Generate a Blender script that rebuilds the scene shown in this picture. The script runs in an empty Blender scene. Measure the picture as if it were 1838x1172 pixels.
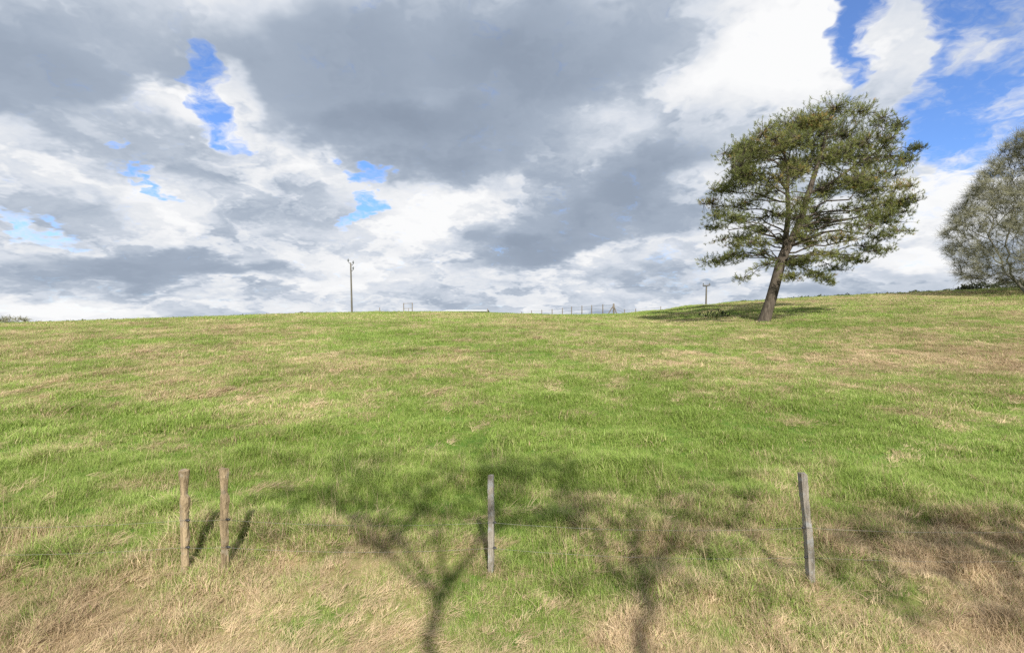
import bpy, math, random
import numpy as np
from mathutils import Vector, Matrix, Euler

rng = np.random.default_rng(7)
random.seed(7)
scene = bpy.context.scene
col = scene.collection
R = math.radians

# ------------------------------------------------------------------ camera
CAMZ = 2.85                      # roof-mounted camera above the road
FPX, CX, CY = 919.0, 919.0, 586.0
cam_d = bpy.data.cameras.new('camera')
cam = bpy.data.objects.new('camera', cam_d)
col.objects.link(cam)
cam_d.sensor_width = 36.0
cam_d.lens = 18.0
cam_d.clip_start = 0.05
cam_d.clip_end = 8000
cam.location = (0, 0, CAMZ)
cam.rotation_euler = (R(90), 0, 0)
scene.camera = cam

# ------------------------------------------------------------------ light
EXPO = 0.78
SKY_STRENGTH = 0.12
SUN_EL = R(39)
SHX, SHY = -0.19, 0.982          # the way shadows fall on the ground
world = bpy.data.worlds.new('World')
scene.world = world
world.use_nodes = True
world.cycles.sampling_method = 'MANUAL'
world.cycles.sample_map_resolution = 256
sun_d = bpy.data.lights.new('sun', 'SUN')
sun_d.energy = 5.0
sun_d.angle = R(0.53)
sun_d.color = (1.0, 0.95, 0.86)
sun = bpy.data.objects.new('sun', sun_d)
col.objects.link(sun)
SUN_DIR = Vector((SHX * math.cos(SUN_EL), SHY * math.cos(SUN_EL), -math.sin(SUN_EL))).normalized()
sun.rotation_euler = SUN_DIR.to_track_quat('-Z', 'Y').to_euler()
sun.location = (8, -20, 30)
vs = scene.view_settings
vs.view_transform = 'Standard'
vs.look = 'None'
vs.exposure = EXPO
vs.gamma = 1.0
vs.use_curve_mapping = False
scene.cycles.max_bounces = 4
scene.cycles.diffuse_bounces = 2
scene.cycles.glossy_bounces = 2
scene.cycles.transmission_bounces = 2
scene.cycles.use_denoising = False
scene.cycles.transparent_max_bounces = 4

def pdir(px, py):
    return Vector(((px - CX) / FPX, 1.0, (CY - py) / FPX)).normalized()

def build_sky():
    nt = world.node_tree
    nt.nodes.clear()
    N, L = nt.nodes, nt.links
    def node(t, **kw):
        n = N.new(t)
        for k, v in kw.items():
            setattr(n, k, v)
        return n
    def val(sock, v):
        if hasattr(v, 'is_output'):
            L.new(v, sock)
        else:
            sock.default_value = v
    def math_(op, a, b=0.0, clamp=False):
        n = node('ShaderNodeMath', operation=op, use_clamp=clamp)
        val(n.inputs[0], a); val(n.inputs[1], b)
        return n.outputs[0]
    def vmath(op, a, b=None, s=None):
        n = node('ShaderNodeVectorMath', operation=op)
        val(n.inputs[0], a)
        if b is not None: val(n.inputs[1], b)
        if s is not None: val(n.inputs['Scale'], s)
        return n.outputs[0]
    def noise(vec, scale, detail, rough=0.55, dist=0.0):
        n = node('ShaderNodeTexNoise')
        L.new(vec, n.inputs['Vector'])
        n.inputs['Scale'].default_value = scale
        n.inputs['Detail'].default_value = detail
        n.inputs['Roughness'].default_value = rough
        n.inputs['Distortion'].default_value = dist
        return n
    def smooth(x, lo, hi, a=0.0, b=1.0):
        n = node('ShaderNodeMapRange', interpolation_type='SMOOTHSTEP')
        L.new(x, n.inputs['Value'])
        n.inputs['From Min'].default_value = lo
        n.inputs['From Max'].default_value = hi
        n.inputs['To Min'].default_value = a
        n.inputs['To Max'].default_value = b
        return n.outputs[0]
    tc = node('ShaderNodeTexCoord')
    d = tc.outputs['Generated']
    # clouds lie on a layer overhead: project the direction onto it
    sep = node('ShaderNodeSeparateXYZ'); L.new(d, sep.inputs[0])
    zz = math_('ADD', math_('MAXIMUM', sep.outputs[2], 0.0), 0.30)
    comb = node('ShaderNodeCombineXYZ')
    L.new(math_('DIVIDE', sep.outputs[0], zz), comb.inputs[0])
    L.new(math_('DIVIDE', sep.outputs[1], zz), comb.inputs[1])
    q = comb.outputs[0]
    # domain warp, coarse and fine
    w1 = vmath('SUBTRACT', noise(q, 1.3, 2).outputs['Color'], (0.5, 0.5, 0.5))
    w2 = vmath('SUBTRACT', noise(q, 4.5, 4, 0.6).outputs['Color'], (0.5, 0.5, 0.5))
    dw = vmath('ADD', d, vmath('SCALE', w1, s=0.16))
    dw = vmath('ADD', dw, vmath('SCALE', w2, s=0.13))
    w3 = vmath('SUBTRACT', noise(q, 16.0, 2, 0.6).outputs['Color'], (0.5, 0.5, 0.5))
    dh = vmath('ADD', vmath('ADD', d, vmath('SCALE', w2, s=0.15)), vmath('SCALE', w3, s=0.05))

    front = smooth(sep.outputs[1], 0.05, 0.3)              # these masses stand on this side of the sky only
    def blobs(items, vec):
        tot = None
        for (px, py, sx, sy, tilt, w) in items:
            c = pdir(px, py)
            ct, st = math.cos(R(tilt)), math.sin(R(tilt))
            a1 = pdir(px + sx * ct, py - sx * st) - c
            a2 = pdir(px - sy * st, py - sy * ct) - c
            s1, s2 = a1.length, a2.length
            e1 = (a1 - c * a1.dot(c)).normalized()
            e3 = (a2 - c * a2.dot(c)); e3 = (e3 - e1 * e3.dot(e1)).normalized()
            def dot(v):
                dn = node('ShaderNodeVectorMath', operation='DOT_PRODUCT')
                L.new(vec, dn.inputs[0]); dn.inputs[1].default_value = v
                return dn.outputs['Value']
            p1, p2 = dot(e1 / s1), dot(e3 / s2)
            sq = node('ShaderNodeMath', operation='MULTIPLY_ADD')
            L.new(p2, sq.inputs[0]); L.new(p2, sq.inputs[1]); L.new(math_('MULTIPLY', p1, p1), sq.inputs[2])
            n = node('ShaderNodeMapRange', interpolation_type='SMOOTHSTEP')
            L.new(sq.outputs[0], n.inputs['Value'])
            n.inputs['From Min'].default_value = 0.0; n.inputs['From Max'].default_value = 0.85
            n.inputs['To Min'].default_value = w; n.inputs['To Max'].default_value = 0.0
            tot = n.outputs[0] if tot is None else math_('ADD', tot, n.outputs[0])
        return math_('MULTIPLY', tot, front)

    grey = [
        (760, 110, 560, 260, 0, 0.60), (1050, 60, 420, 190, 18, 0.34), (780, 245, 330, 95, -4, 0.48),
        (560, 120, 260, 190, -30, 0.18), (100, 70, 420, 170, 0, 0.36), (60, 190, 300, 130, -25, 0.34),
        (1030, 400, 360, 110, 18, 0.48), (1190, 285, 370, 100, 33, 0.42), (960, 455, 240, 55, 8, 0.36),
        (340, 485, 290, 50, -3, 0.60), (330, 285, 200, 75, 0, 0.20), (130, 375, 350, 70, -18, 0.20),
        (60, 460, 280, 50, -10, 0.24), (570, 370, 130, 70, 0, 0.22), (1200, 515, 130, 50, 0, 0.30),
        (850, 543, 240, 25, 0, 0.30), (420, 545, 260, 26, 0, 0.28), (150, 520, 260, 35, -8, 0.24),
        (1560, 500, 280, 60, 0, 0.30), (1480, 250, 180, 80, 30, -0.10),
        (1350, 135, 290, 120, 33, -0.58), (1480, 75, 130, 100, 0, -0.38), (1150, 225, 200, 50, 33, -0.16),
        (310, 200, 190, 70, -8, -0.48), (300, 378, 150, 70, 0, -0.52), (60, 290, 240, 55, -20, -0.46),
        (510, 290, 170, 70, -20, -0.36), (730, 350, 180, 90, 0, -0.42), (810, 400, 140, 90, 0, -0.26),
        (1120, 470, 280, 45, 14, -0.22), (1000, 545, 220, 26, 0, -0.20), (660, 450, 240, 70, 0, -0.26),
        (80, 545, 260, 36, -4, -0.34), (405, 150, 60, 100, 20, -0.42), (1610, 95, 110, 140, 10, -0.30),
        (1720, 345, 200, 75, 15, -0.42), (1640, 420, 170, 60, 10, -0.36), (1735, 92, 70, 45, 0, -0.25),
        (560, 530, 260, 40, 0, -0.22),
    ]
    hole = [
        (349, 108, 44, 58, -20, 0.60), (370, 182, 52, 78, -25, 0.62), (405, 224, 62, 40, -25, 0.50),
        (650, 306, 54, 32, 0, 0.66), (657, 365, 46, 38, 20, 0.62), (632, 388, 40, 22, 20, 0.42),
        (55, 402, 120, 34, -20, 0.44), (1560, 65, 74, 140, 0, 0.85), (1800, 120, 340, 300, 0, 0.58),
        (1690, 225, 170, 120, 10, 0.36), (1700, 30, 130, 90, 0, 0.25), (218, 262, 30, 18, 0, 0.45),
        (262, 330, 60, 16, -20, 0.42), (1230, 480, 140, 50, 0, 0.12),
        (1612, 95, 85, 130, 10, -0.60), (1735, 92, 60, 45, 0, -0.35), (1640, 190, 120, 70, 20, -0.22),
    ]
    G = blobs(grey, dw)
    H = blobs(hole, dh)
    def cen(n, k):
        return math_('MULTIPLY', math_('SUBTRACT', n, 0.5), k)
    nb = noise(q, 0.55, 3).outputs['Fac']                   # large masses everywhere
    qs = vmath('ADD', q, vmath('SCALE', w2, s=0.30))
    nm = noise(qs, 1.9, 6, 0.58).outputs['Fac']        # billows
    nf = noise(qs, 8.0, 4, 0.62).outputs['Fac']        # frayed edges
    # heavy cloud is smooth underneath, thin bright cloud is lumpy
    calm = smooth(G, 0.0, 0.6, 1.0, 0.22)
    g = math_('ADD', math_('ADD', 0.18, G), cen(nb, 0.35))
    bil = math_('ADD', cen(nm, 1.30), cen(nf, 0.42))
    g = math_('ADD', g, math_('MULTIPLY', bil, calm))
    # relief: the sides of the billows turned up to the light are brighter
    nl = noise(vmath('ADD', qs, (0.04, -0.11, 0.0)), 1.9, 6, 0.58).outputs['Fac']
    g = math_('SUBTRACT', g, math_('MULTIPLY', math_('SUBTRACT', nm, nl), math_('MULTIPLY', calm, 2.2)))
    # crisp-edged puffs in the brighter cloud
    npf = noise(vmath('ADD', qs, vmath('SCALE', w2, s=0.25)), 2.7, 5, 0.5).outputs['Fac']
    g = math_('ADD', g, math_('MULTIPLY', smooth(npf, 0.46, 0.56, 0.22, -0.20), calm))
    # cloud thins and whitens round the gaps
    g = math_('SUBTRACT', g, smooth(H, 0.0, 0.6, 0.0, 0.30))
    g = math_('DIVIDE', math_('ADD', g, 0.45), 1.9, clamp=True)
    ramp = node('ShaderNodeValToRGB')
    L.new(g, ramp.inputs[0])
    cr = ramp.color_ramp
    stops = [(0.0, (0.97, 0.975, 0.98)), (0.14, (0.90, 0.91, 0.93)), (0.25, (0.80, 0.825, 0.865)), (0.35, (0.69, 0.735, 0.81)), (0.47, (0.53, 0.59, 0.68)),
             (0.60, (0.385, 0.45, 0.55)), (0.76, (0.31, 0.37, 0.465)), (1.0, (0.235, 0.285, 0.37))]
    while len(cr.elements) < len(stops):
        cr.elements.new(0.5)
    for e, (p, c) in zip(cr.elements, stops):
        e.position = p; e.color = (*c, 1)
    k = 1.0 / (SKY_STRENGTH * 2 ** EXPO)
    cloud = vmath('SCALE', ramp.outputs[0], s=k)
    # blue gaps
    nh = noise(qs, 24.0, 3, 0.65).outputs['Fac']
    h = math_('ADD', math_('ADD', H, cen(nh, -0.9)), cen(nm, -1.2))
    h = math_('ADD', h, cen(nf, -1.7))
    h = math_('ADD', h, math_('MULTIPLY', math_('SUBTRACT', nb, 0.60), -0.3))
    gap = smooth(math_('ADD', h, smooth(H, 0.0, 0.35, -0.30, 0.05)), -0.08, 1.0, 0.0, 0.97)
    sky = node('ShaderNodeTexSky', sky_type='NISHITA', sun_disc=False)
    sky.sun_elevation = SUN_EL
    sky.sun_rotation = math.atan2(-SHX, -SHY)
    sky.air_density = 1.0; sky.dust_density = 0.0; sky.ozone_density = 6.0
    tint = vmath('MULTIPLY', sky.outputs[0], (0.66, 0.77, 0.97))
    mix = node('ShaderNodeMix', data_type='RGBA')
    L.new(gap, mix.inputs['Factor'])
    L.new(cloud, mix.inputs[6]); L.new(tint, mix.inputs[7])
    bg = node('ShaderNodeBackground')
    bg.inputs['Strength'].default_value = SKY_STRENGTH
    L.new(mix.outputs[2], bg.inputs['Color'])
    out = node('ShaderNodeOutputWorld')
    L.new(bg.outputs[0], out.inputs['Surface'])
build_sky()

# ------------------------------------------------------------------ helpers
def tag(o, label=None, cat=None, group=None, kind=None):
    if label: o['label'] = label
    if cat: o['category'] = cat
    if group: o['group'] = group
    if kind: o['kind'] = kind
    return o

def empty(name, loc):
    o = bpy.data.objects.new(name, None)
    o.empty_display_size = 0.3
    o.location = loc
    col.objects.link(o)
    return o

def mesh_obj(name, verts, faces, mat, parent=None, smooth=False, link=True):
    """verts in world space; parented objects are stored relative to the parent."""
    me = bpy.data.meshes.new(name)
    v = np.asarray(verts, dtype=np.float64).reshape(-1, 3)
    if parent is not None:
        v = v - np.array(parent.location)[None]
    if isinstance(faces, np.ndarray):
        k = faces.shape[1]
        me.vertices.add(len(v)); me.vertices.foreach_set('co', v.astype(np.float32).ravel())
        me.loops.add(faces.size); me.loops.foreach_set('vertex_index', faces.astype(np.int32).ravel())
        me.polygons.add(len(faces))
        me.polygons.foreach_set('loop_start', np.arange(0, faces.size, k, dtype=np.int32))
        me.update(calc_edges=True)
    else:
        me.from_pydata(v.tolist(), [], faces)
    if smooth:
        me.polygons.foreach_set('use_smooth', np.ones(len(me.polygons), dtype=bool))
    me.materials.append(mat)
    o = bpy.data.objects.new(name, me)
    if link: col.objects.link(o)
    if parent is not None:
        o.parent = parent
    return o

def vnoise(x, y, seed=0):
    """smooth value noise, -1..1"""
    xi, yi = np.floor(x), np.floor(y)
    xf, yf = x - xi, y - yi
    u, v = xf * xf * xf * (xf * (6 * xf - 15) + 10), yf * yf * yf * (yf * (6 * yf - 15) + 10)
    def h(a, b):
        s = np.sin(a * 127.1 + b * 311.7 + seed * 74.7) * 43758.5453
        return (s - np.floor(s)) * 2 - 1
    return (h(xi, yi) * (1 - u) + h(xi + 1, yi) * u) * (1 - v) + (h(xi, yi + 1) * (1 - u) + h(xi + 1, yi + 1) * u) * v

def fbm(x, y, seed=0, oct=4, gain=0.5):
    s, a, t = 0, 1, 0
    for i in range(oct):
        s = s + a * vnoise(x * 2 ** i + 13.1 * i, y * 2 ** i - 7.7 * i, seed + i)
        t += a; a *= gain
    return s / t

class Tubes:
    """collects tapered tubes into one mesh"""
    def __init__(s): s.v, s.f, s.n = [], [], 0
    def add(s, pts, rad, k=6, cap=True):
        pts = np.asarray(pts, float); rad = np.asarray(rad, float)
        m = len(pts)
        t = np.gradient(pts, axis=0); t /= np.linalg.norm(t, axis=1)[:, None] + 1e-9
        ref = np.array([0.31, 0.2, 0.93]) if abs(t[0][2]) < 0.9 else np.array([1.0, 0.1, 0.05])
        a = np.cross(t, ref); a /= np.linalg.norm(a, axis=1)[:, None] + 1e-9
        b = np.cross(t, a)
        th = np.arange(k) * 2 * math.pi / k
        ring = pts[:, None] + rad[:, None, None] * (np.cos(th)[None, :, None] * a[:, None] + np.sin(th)[None, :, None] * b[:, None])
        s.v.append(ring.reshape(-1, 3))
        for i in range(m - 1):
            for j in range(k):
                j2 = (j + 1) % k
                s.f.append((s.n + i * k + j, s.n + i * k + j2, s.n + (i + 1) * k + j2, s.n + (i + 1) * k + j))
        if cap and k > 3:
            s.f.append(tuple(s.n + (m - 1) * k + j for j in range(k)))
        s.n += m * k
    def segs(s, A, B, ra, rb):
        """many straight 3-sided twigs at once"""
        A, B = np.asarray(A, float), np.asarray(B, float)
        n = len(A)
        if n == 0: return
        t = B - A; t /= np.linalg.norm(t, axis=1)[:, None] + 1e-9
        a = np.cross(t, np.array([0.37, 0.21, 0.9])); a /= np.linalg.norm(a, axis=1)[:, None] + 1e-9
        b = np.cross(t, a)
        ra = np.broadcast_to(np.asarray(ra, float), (n,)); rb = np.broadcast_to(np.asarray(rb, float), (n,))
        V = np.zeros((n, 6, 3))
        for j in range(3):
            c, sn = math.cos(j * 2.094), math.sin(j * 2.094)
            o = c * a + sn * b
            V[:, j] = A + o * ra[:, None]; V[:, 3 + j] = B + o * rb[:, None]
        base = s.n + np.arange(n) * 6
        for (i0, i1, i2, i3) in ((0, 1, 4, 3), (1, 2, 5, 4), (2, 0, 3, 5)):
            s.f.extend(map(tuple, np.stack([base + i0, base + i1, base + i2, base + i3], 1).tolist()))
        s.v.append(V.reshape(-1, 3)); s.n += 6 * n
    def build(s, name, mat, parent=None, smooth=True):
        return mesh_obj(name, np.concatenate(s.v), s.f, mat, parent, smooth)

# ------------------------------------------------------------------ materials
def new_mat(name):
    m = bpy.data.materials.new(name)
    m.use_nodes = True
    nt = m.node_tree
    nt.nodes.clear()
    out = nt.nodes.new('ShaderNodeOutputMaterial')
    return m, nt, out

def bark_mat(name, c1, c2, scale=6.0, bump=0.4, rough=0.9, stretch=(1, 1, 0.25), c3=None):
    m, nt, out = new_mat(name)
    N, L = nt.nodes, nt.links
    tc = N.new('ShaderNodeTexCoord'); mp = N.new('ShaderNodeMapping'); mp.inputs['Scale'].default_value = stretch
    L.new(tc.outputs['Object'], mp.inputs[0])
    no = N.new('ShaderNodeTexNoise'); no.inputs['Scale'].default_value = scale; no.inputs['Detail'].default_value = 6
    no.inputs['Roughness'].default_value = 0.65
    L.new(mp.outputs[0], no.inputs['Vector'])
    r = N.new('ShaderNodeValToRGB'); L.new(no.outputs['Fac'], r.inputs[0])
    r.color_ramp.elements[0].position = 0.32; r.color_ramp.elements[0].color = (*c1, 1)
    r.color_ramp.elements[1].position = 0.68; r.color_ramp.elements[1].color = (*c2, 1)
    colr = r.outputs[0]
    if c3:
        n2 = N.new('ShaderNodeTexNoise'); n2.inputs['Scale'].default_value = scale * 0.5; n2.inputs['Detail'].default_value = 4
        L.new(tc.outputs['Object'], n2.inputs['Vector'])
        mr = N.new('ShaderNodeMapRange'); mr.inputs['From Min'].default_value = 0.52; mr.inputs['From Max'].default_value = 0.66
        L.new(n2.outputs['Fac'], mr.inputs[0])
        mx = N.new('ShaderNodeMix'); mx.data_type = 'RGBA'
        L.new(mr.outputs[0], mx.inputs[0]); L.new(colr, mx.inputs[6]); mx.inputs[7].default_value = (*c3, 1)
        colr = mx.outputs[2]
    b = N.new('ShaderNodeBump'); b.inputs['Strength'].default_value = bump; b.inputs['Distance'].default_value = 0.03
    L.new(no.outputs['Fac'], b.inputs['Height'])
    p = N.new('ShaderNodeBsdfPrincipled'); p.inputs['Roughness'].default_value = rough
    p.inputs['Specular IOR Level'].default_value = 0.2
    L.new(colr, p.inputs['Base Color']); L.new(b.outputs[0], p.inputs['Normal']); L.new(p.outputs[0], out.inputs[0])
    return m

def leafy_mat(name, stops, attr=None, transl=0.3, noise_scale=None):
    """thin foliage: diffuse + translucent; colour from a per-face attribute through a ramp"""
    m, nt, out = new_mat(name)
    N, L = nt.nodes, nt.links
    r = N.new('ShaderNodeValToRGB')
    cr = r.color_ramp
    while len(cr.elements) < len(stops): cr.elements.new(0.5)
    for e, (p, c) in zip(cr.elements, stops):
        e.position = p; e.color = (*c, 1)
    a = N.new('ShaderNodeAttribute'); a.attribute_name = attr or 'tone'
    L.new(a.outputs['Fac'], r.inputs[0])
    d = N.new('ShaderNodeBsdfPrincipled'); d.inputs['Roughness'].default_value = 0.6
    d.inputs['Specular IOR Level'].default_value = 0.25
    t = N.new('ShaderNodeBsdfTranslucent')
    L.new(r.outputs[0], d.inputs['Base Color']); L.new(r.outputs[0], t.inputs[0])
    mx = N.new('ShaderNodeMixShader'); mx.inputs[0].default_value = transl
    L.new(d.outputs[0], mx.inputs[1]); L.new(t.outputs[0], mx.inputs[2]); L.new(mx.outputs[0], out.inputs[0])
    return m

GREEN_A, GREEN_B = (0.155, 0.235, 0.034), (0.31, 0.42, 0.095)
STRAW_A, STRAW_B = (0.33, 0.24, 0.145), (0.70, 0.545, 0.355)

def grass_mat():
    m, nt, out = new_mat('grass_blades')
    N, L = nt.nodes, nt.links
    def at(n):
        a = N.new('ShaderNodeAttribute'); a.attribute_name = n; a.attribute_type = 'INSTANCER'
        return a.outputs['Fac']
    tone = N.new('ShaderNodeAttribute'); tone.attribute_name = 'tone'      # per blade
    dry, rnd = at('dry'), at('rnd')
    def mixc(f, a, b):
        x = N.new('ShaderNodeMix'); x.data_type = 'RGBA'
        for s, v in ((x.inputs[0], f), (x.inputs[6], a), (x.inputs[7], b)):
            if hasattr(v, 'is_output'): L.new(v, s)
            else: s.default_value = (*v, 1)
        return x.outputs[2]
    def mth(op, a, b, clamp=False):
        n = N.new('ShaderNodeMath'); n.operation = op; n.use_clamp = clamp
        for s, v in ((n.inputs[0], a), (n.inputs[1], b)):
            if hasattr(v, 'is_output'): L.new(v, s)
            else: s.default_value = v
        return n.outputs[0]
    g = mixc(rnd, GREEN_A, GREEN_B)
    s = mixc(rnd, STRAW_A, STRAW_B)
    # each blade is either green or dead, more of them dead where the sward is dry
    f = mth('ADD', mth('MULTIPLY', mth('SUBTRACT', dry, tone.outputs['Fac']), 3.0), 0.5, True)
    c = mixc(f, g, s)
    d = N.new('ShaderNodeBsdfPrincipled'); d.inputs['Roughness'].default_value = 0.55
    d.inputs['Specular IOR Level'].default_value = 0.3
    t = N.new('ShaderNodeBsdfTranslucent')
    L.new(c, d.inputs['Base Color']); L.new(c, t.inputs[0])
    mx = N.new('ShaderNodeMixShader'); mx.inputs[0].default_value = 0.35
    L.new(d.outputs[0], mx.inputs[1]); L.new(t.outputs[0], mx.inputs[2]); L.new(mx.outputs[0], out.inputs[0])
    return m

def ground_mat():
    m, nt, out = new_mat('meadow_ground')
    N, L = nt.nodes, nt.links
    a = N.new('ShaderNodeAttribute'); a.attribute_name = 'dry'
    tc = N.new('ShaderNodeTexCoord')
    n1 = N.new('ShaderNodeTexNoise'); n1.inputs['Scale'].default_value = 5; n1.inputs['Detail'].default_value = 8
    n1.inputs['Roughness'].default_value = 0.7
    L.new(tc.outputs['Object'], n1.inputs['Vector'])
    ad = N.new('ShaderNodeMath'); ad.operation = 'MULTIPLY_ADD'; ad.inputs[1].default_value = 1.6; ad.inputs[2].default_value = -0.8
    L.new(n1.outputs['Fac'], ad.inputs[0])
    sm = N.new('ShaderNodeMath'); sm.operation = 'ADD'; sm.use_clamp = True
    L.new(a.outputs['Fac'], sm.inputs[0]); L.new(ad.outputs[0], sm.inputs[1])
    r = N.new('ShaderNodeValToRGB'); cr = r.color_ramp
    L.new(sm.outputs[0], r.inputs[0])
    cr.elements[0].position = 0.1; cr.elements[0].color = (0.06, 0.115, 0.018, 1)
    cr.elements[1].position = 0.9; cr.elements[1].color = (0.24, 0.18, 0.10, 1)
    e = cr.elements.new(0.5); e.color = (0.14, 0.145, 0.05, 1)
    b = N.new('ShaderNodeBump'); b.inputs['Strength'].default_value = 0.6; b.inputs['Distance'].default_value = 0.05
    L.new(n1.outputs['Fac'], b.inputs['Height'])
    p = N.new('ShaderNodeBsdfPrincipled'); p.inputs['Roughness'].default_value = 0.95
    p.inputs['Specular IOR Level'].default_value = 0.1
    L.new(r.outputs[0], p.inputs['Base Color']); L.new(b.outputs[0], p.inputs['Normal']); L.new(p.outputs[0], out.inputs[0])
    return m

M_BARK_PINE = bark_mat('pine_bark', (0.028, 0.022, 0.016), (0.115, 0.095, 0.075), 7, 0.9, 0.9, (1, 1, 0.3))
M_BARK_GREY = bark_mat('grey_bark', (0.10, 0.095, 0.07), (0.26, 0.25, 0.20), 5, 0.5)
M_POST_BROWN = bark_mat('split_chestnut_wood', (0.14, 0.105, 0.062), (0.42, 0.325, 0.20), 22, 1.6, 0.85, (1, 1, 0.12), (0.29, 0.245, 0.18))
M_POST_GREY = bark_mat('weathered_grey_wood', (0.17, 0.15, 0.12), (0.37, 0.335, 0.285), 26, 1.3, 0.85, (1, 1, 0.08), (0.33, 0.33, 0.32))
M_POST_FAR = bark_mat('old_fence_wood', (0.09, 0.08, 0.065), (0.17, 0.15, 0.125), 12, 0.3)
M_POLE = bark_mat('pole_wood', (0.075, 0.07, 0.056), (0.14, 0.128, 0.105), 9, 0.2, 0.85, (1, 1, 0.1))
def plain(name, c, rough=0.6, metal=0.0):
    m, nt, out = new_mat(name)
    N, L = nt.nodes, nt.links
    tc = N.new('ShaderNodeTexCoord'); no = N.new('ShaderNodeTexNoise'); no.inputs['Scale'].default_value = 14; no.inputs['Detail'].default_value = 4
    L.new(tc.outputs['Object'], no.inputs['Vector'])
    mx = N.new('ShaderNodeMix'); mx.data_type = 'RGBA'; L.new(no.outputs['Fac'], mx.inputs[0])
    mx.inputs[6].default_value = (*[v * 0.75 for v in c], 1); mx.inputs[7].default_value = (*[min(1, v * 1.2) for v in c], 1)
    p = N.new('ShaderNodeBsdfPrincipled'); p.inputs['Roughness'].default_value = rough; p.inputs['Metallic'].default_value = metal
    L.new(mx.outputs[2], p.inputs['Base Color']); L.new(p.outputs[0], out.inputs[0])
    return m
M_WIRE = plain('galvanised_wire', (0.20, 0.20, 0.185), 0.6, 0.3)
M_BLACK = plain('black_plastic', (0.02, 0.02, 0.02), 0.5)
M_STEEL = plain('grey_steel', (0.12, 0.12, 0.125), 0.7, 0.2)
M_WHITE = plain('white_sheet_metal', (0.40, 0.41, 0.42), 0.5)
M_GLASS = plain('glazed_insulator', (0.07, 0.08, 0.08), 0.4)
M_ASPHALT = plain('asphalt', (0.055, 0.055, 0.055), 0.9)
M_STONE = plain('pale_stone', (0.55, 0.53, 0.50), 0.8)
M_NEEDLE = leafy_mat('pine_needles', [(0.0, (0.10, 0.115, 0.042)), (0.45, (0.225, 0.255, 0.085)),
                                      (0.85, (0.34, 0.33, 0.11)), (1.0, (0.46, 0.29, 0.12))], transl=0.5)
M_HEDGE = leafy_mat('hedge_leaves', [(0.0, (0.022, 0.032, 0.012)), (1.0, (0.075, 0.085, 0.032))], transl=0.25)
M_TWIG = bark_mat('lichened_twigs', (0.105, 0.105, 0.062), (0.24, 0.235, 0.155), 3, 0.1)

# ------------------------------------------------------------------ terrain
# skyline of the hill seen from the road: (pixel column, pixel row)
CREST = np.array([(-700, 592), (-300, 586), (0, 579), (100, 577), (200, 573), (300, 570), (400, 567), (500, 563), (600, 560.5), (700, 559), (800, 559),
                  (880, 560.5), (950, 563), (1050, 564), (1100, 562.5), (1150, 559), (1200, 553), (1260, 546), (1340, 540),
                  (1400, 536), (1500, 530), (1600, 526), (1700, 521), (1838, 515), (2100, 507), (2600, 500)], float)
Y0, YC, Z0 = 5.4, 48.0, -2.6
XS = np.linspace(-120, 120, 241)                     # crest height control points
Hc = None

def undulate(x, y):
    near = np.clip(1 - (y - 5) / 22, 0, 1)
    u = 0.10 * fbm(x / 7.0, y / 5.0, 3, 3) * np.clip((y - 4) / 10, 0, 1) * np.clip((46 - y) / 10, 0.15, 1)
    u = u + 0.07 * near * fbm(x / 1.6, y / 1.3, 11, 3)
    tus = np.clip((y - 2.6) / 0.8, 0, 1) * np.clip(1 - (y - 6.5) / 9, 0.0, 1)
    u = u + tus * (0.085 * np.maximum(fbm(x / 0.62, y / 0.55, 17, 2), -0.15) + 0.05 * np.maximum(fbm(x / 0.33, y / 0.30, 18, 2), 0))
    # tussocky band along the fence line
    band = np.exp(-((y - 5.9 - 0.5 * vnoise(x / 2.3, x * 0 + 2.0, 5)) / 0.8) ** 2)
    u = u + band * (0.14 * fbm(x / 0.8, y / 0.7, 21, 3) + 0.05)
    return u

def terrain(x, y):
    x = np.asarray(x, float); y = np.asarray(y, float)
    H = np.interp(x, XS, Hc)
    w = np.clip((y - Y0) / (YC - Y0), 0, 1)
    s1 = H / YC * (YC - Y0) / (H - Z0)               # arrive at the crest along the line of sight
    lin = np.interp(x, [0, 9], [0.0, 0.55])          # right flank climbs more evenly
    s1 = s1 * (1 - lin) + lin * 0.85
    a = 2 - s1; b = s1 - 1
    z = Z0 + (H - Z0) * (a * w + b * w * w)
    e = np.maximum(y - YC, 0)
    z = z + (s1 * (H - Z0) / (YC - Y0)) * e * np.exp(-e / 9) - (13 + H) * (1 - np.exp(-(e / 55.0) ** 2))
    f = np.clip(Y0 - y, 0, 3.2)
    z = z - 0.11 * f + 0.0107 * f * f
    z = z + undulate(x, y)
    road = np.clip((2.3 - y) / 0.5, 0, 1)
    z = z * (1 - road) + (-2.87) * road
    far = np.clip((np.hypot(x, y) - 150) / 300, 0, 1)
    z = z * (1 - far) + (-13 + 2.0 * vnoise(x / 300, y / 300, 9)) * far
    return z + CAMZ

def solve_crest():
    global Hc
    us = (CREST[:, 0] - CX) / FPX; ts = (CY - CREST[:, 1] - 2.0) / FPX      # leave room for the sward
    Hc = np.interp(XS / YC, us, ts) * YC
    yy = np.linspace(20, 70, 201)
    ucol = np.linspace(-2.2, 2.2, 177)
    for it in range(25):
        X = ucol[:, None] * yy[None]; Yg = np.broadcast_to(yy[None], X.shape)
        T = (terrain(X, Yg) - CAMZ) / Yg
        k = T.argmax(1)
        err = np.interp(ucol, us, ts) - T[np.arange(len(k)), k]
        xs = ucol * yy[k]
        o = np.argsort(xs)
        corr = np.interp(XS, xs[o], (err * yy[k])[o])
        corr = np.convolve(np.pad(corr, 3, 'edge'), np.ones(7) / 7, 'valid')
        Hc = Hc + 0.6 * corr
    print('crest error px', float(np.abs(err[30:147]).max() * FPX))
solve_crest()

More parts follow.
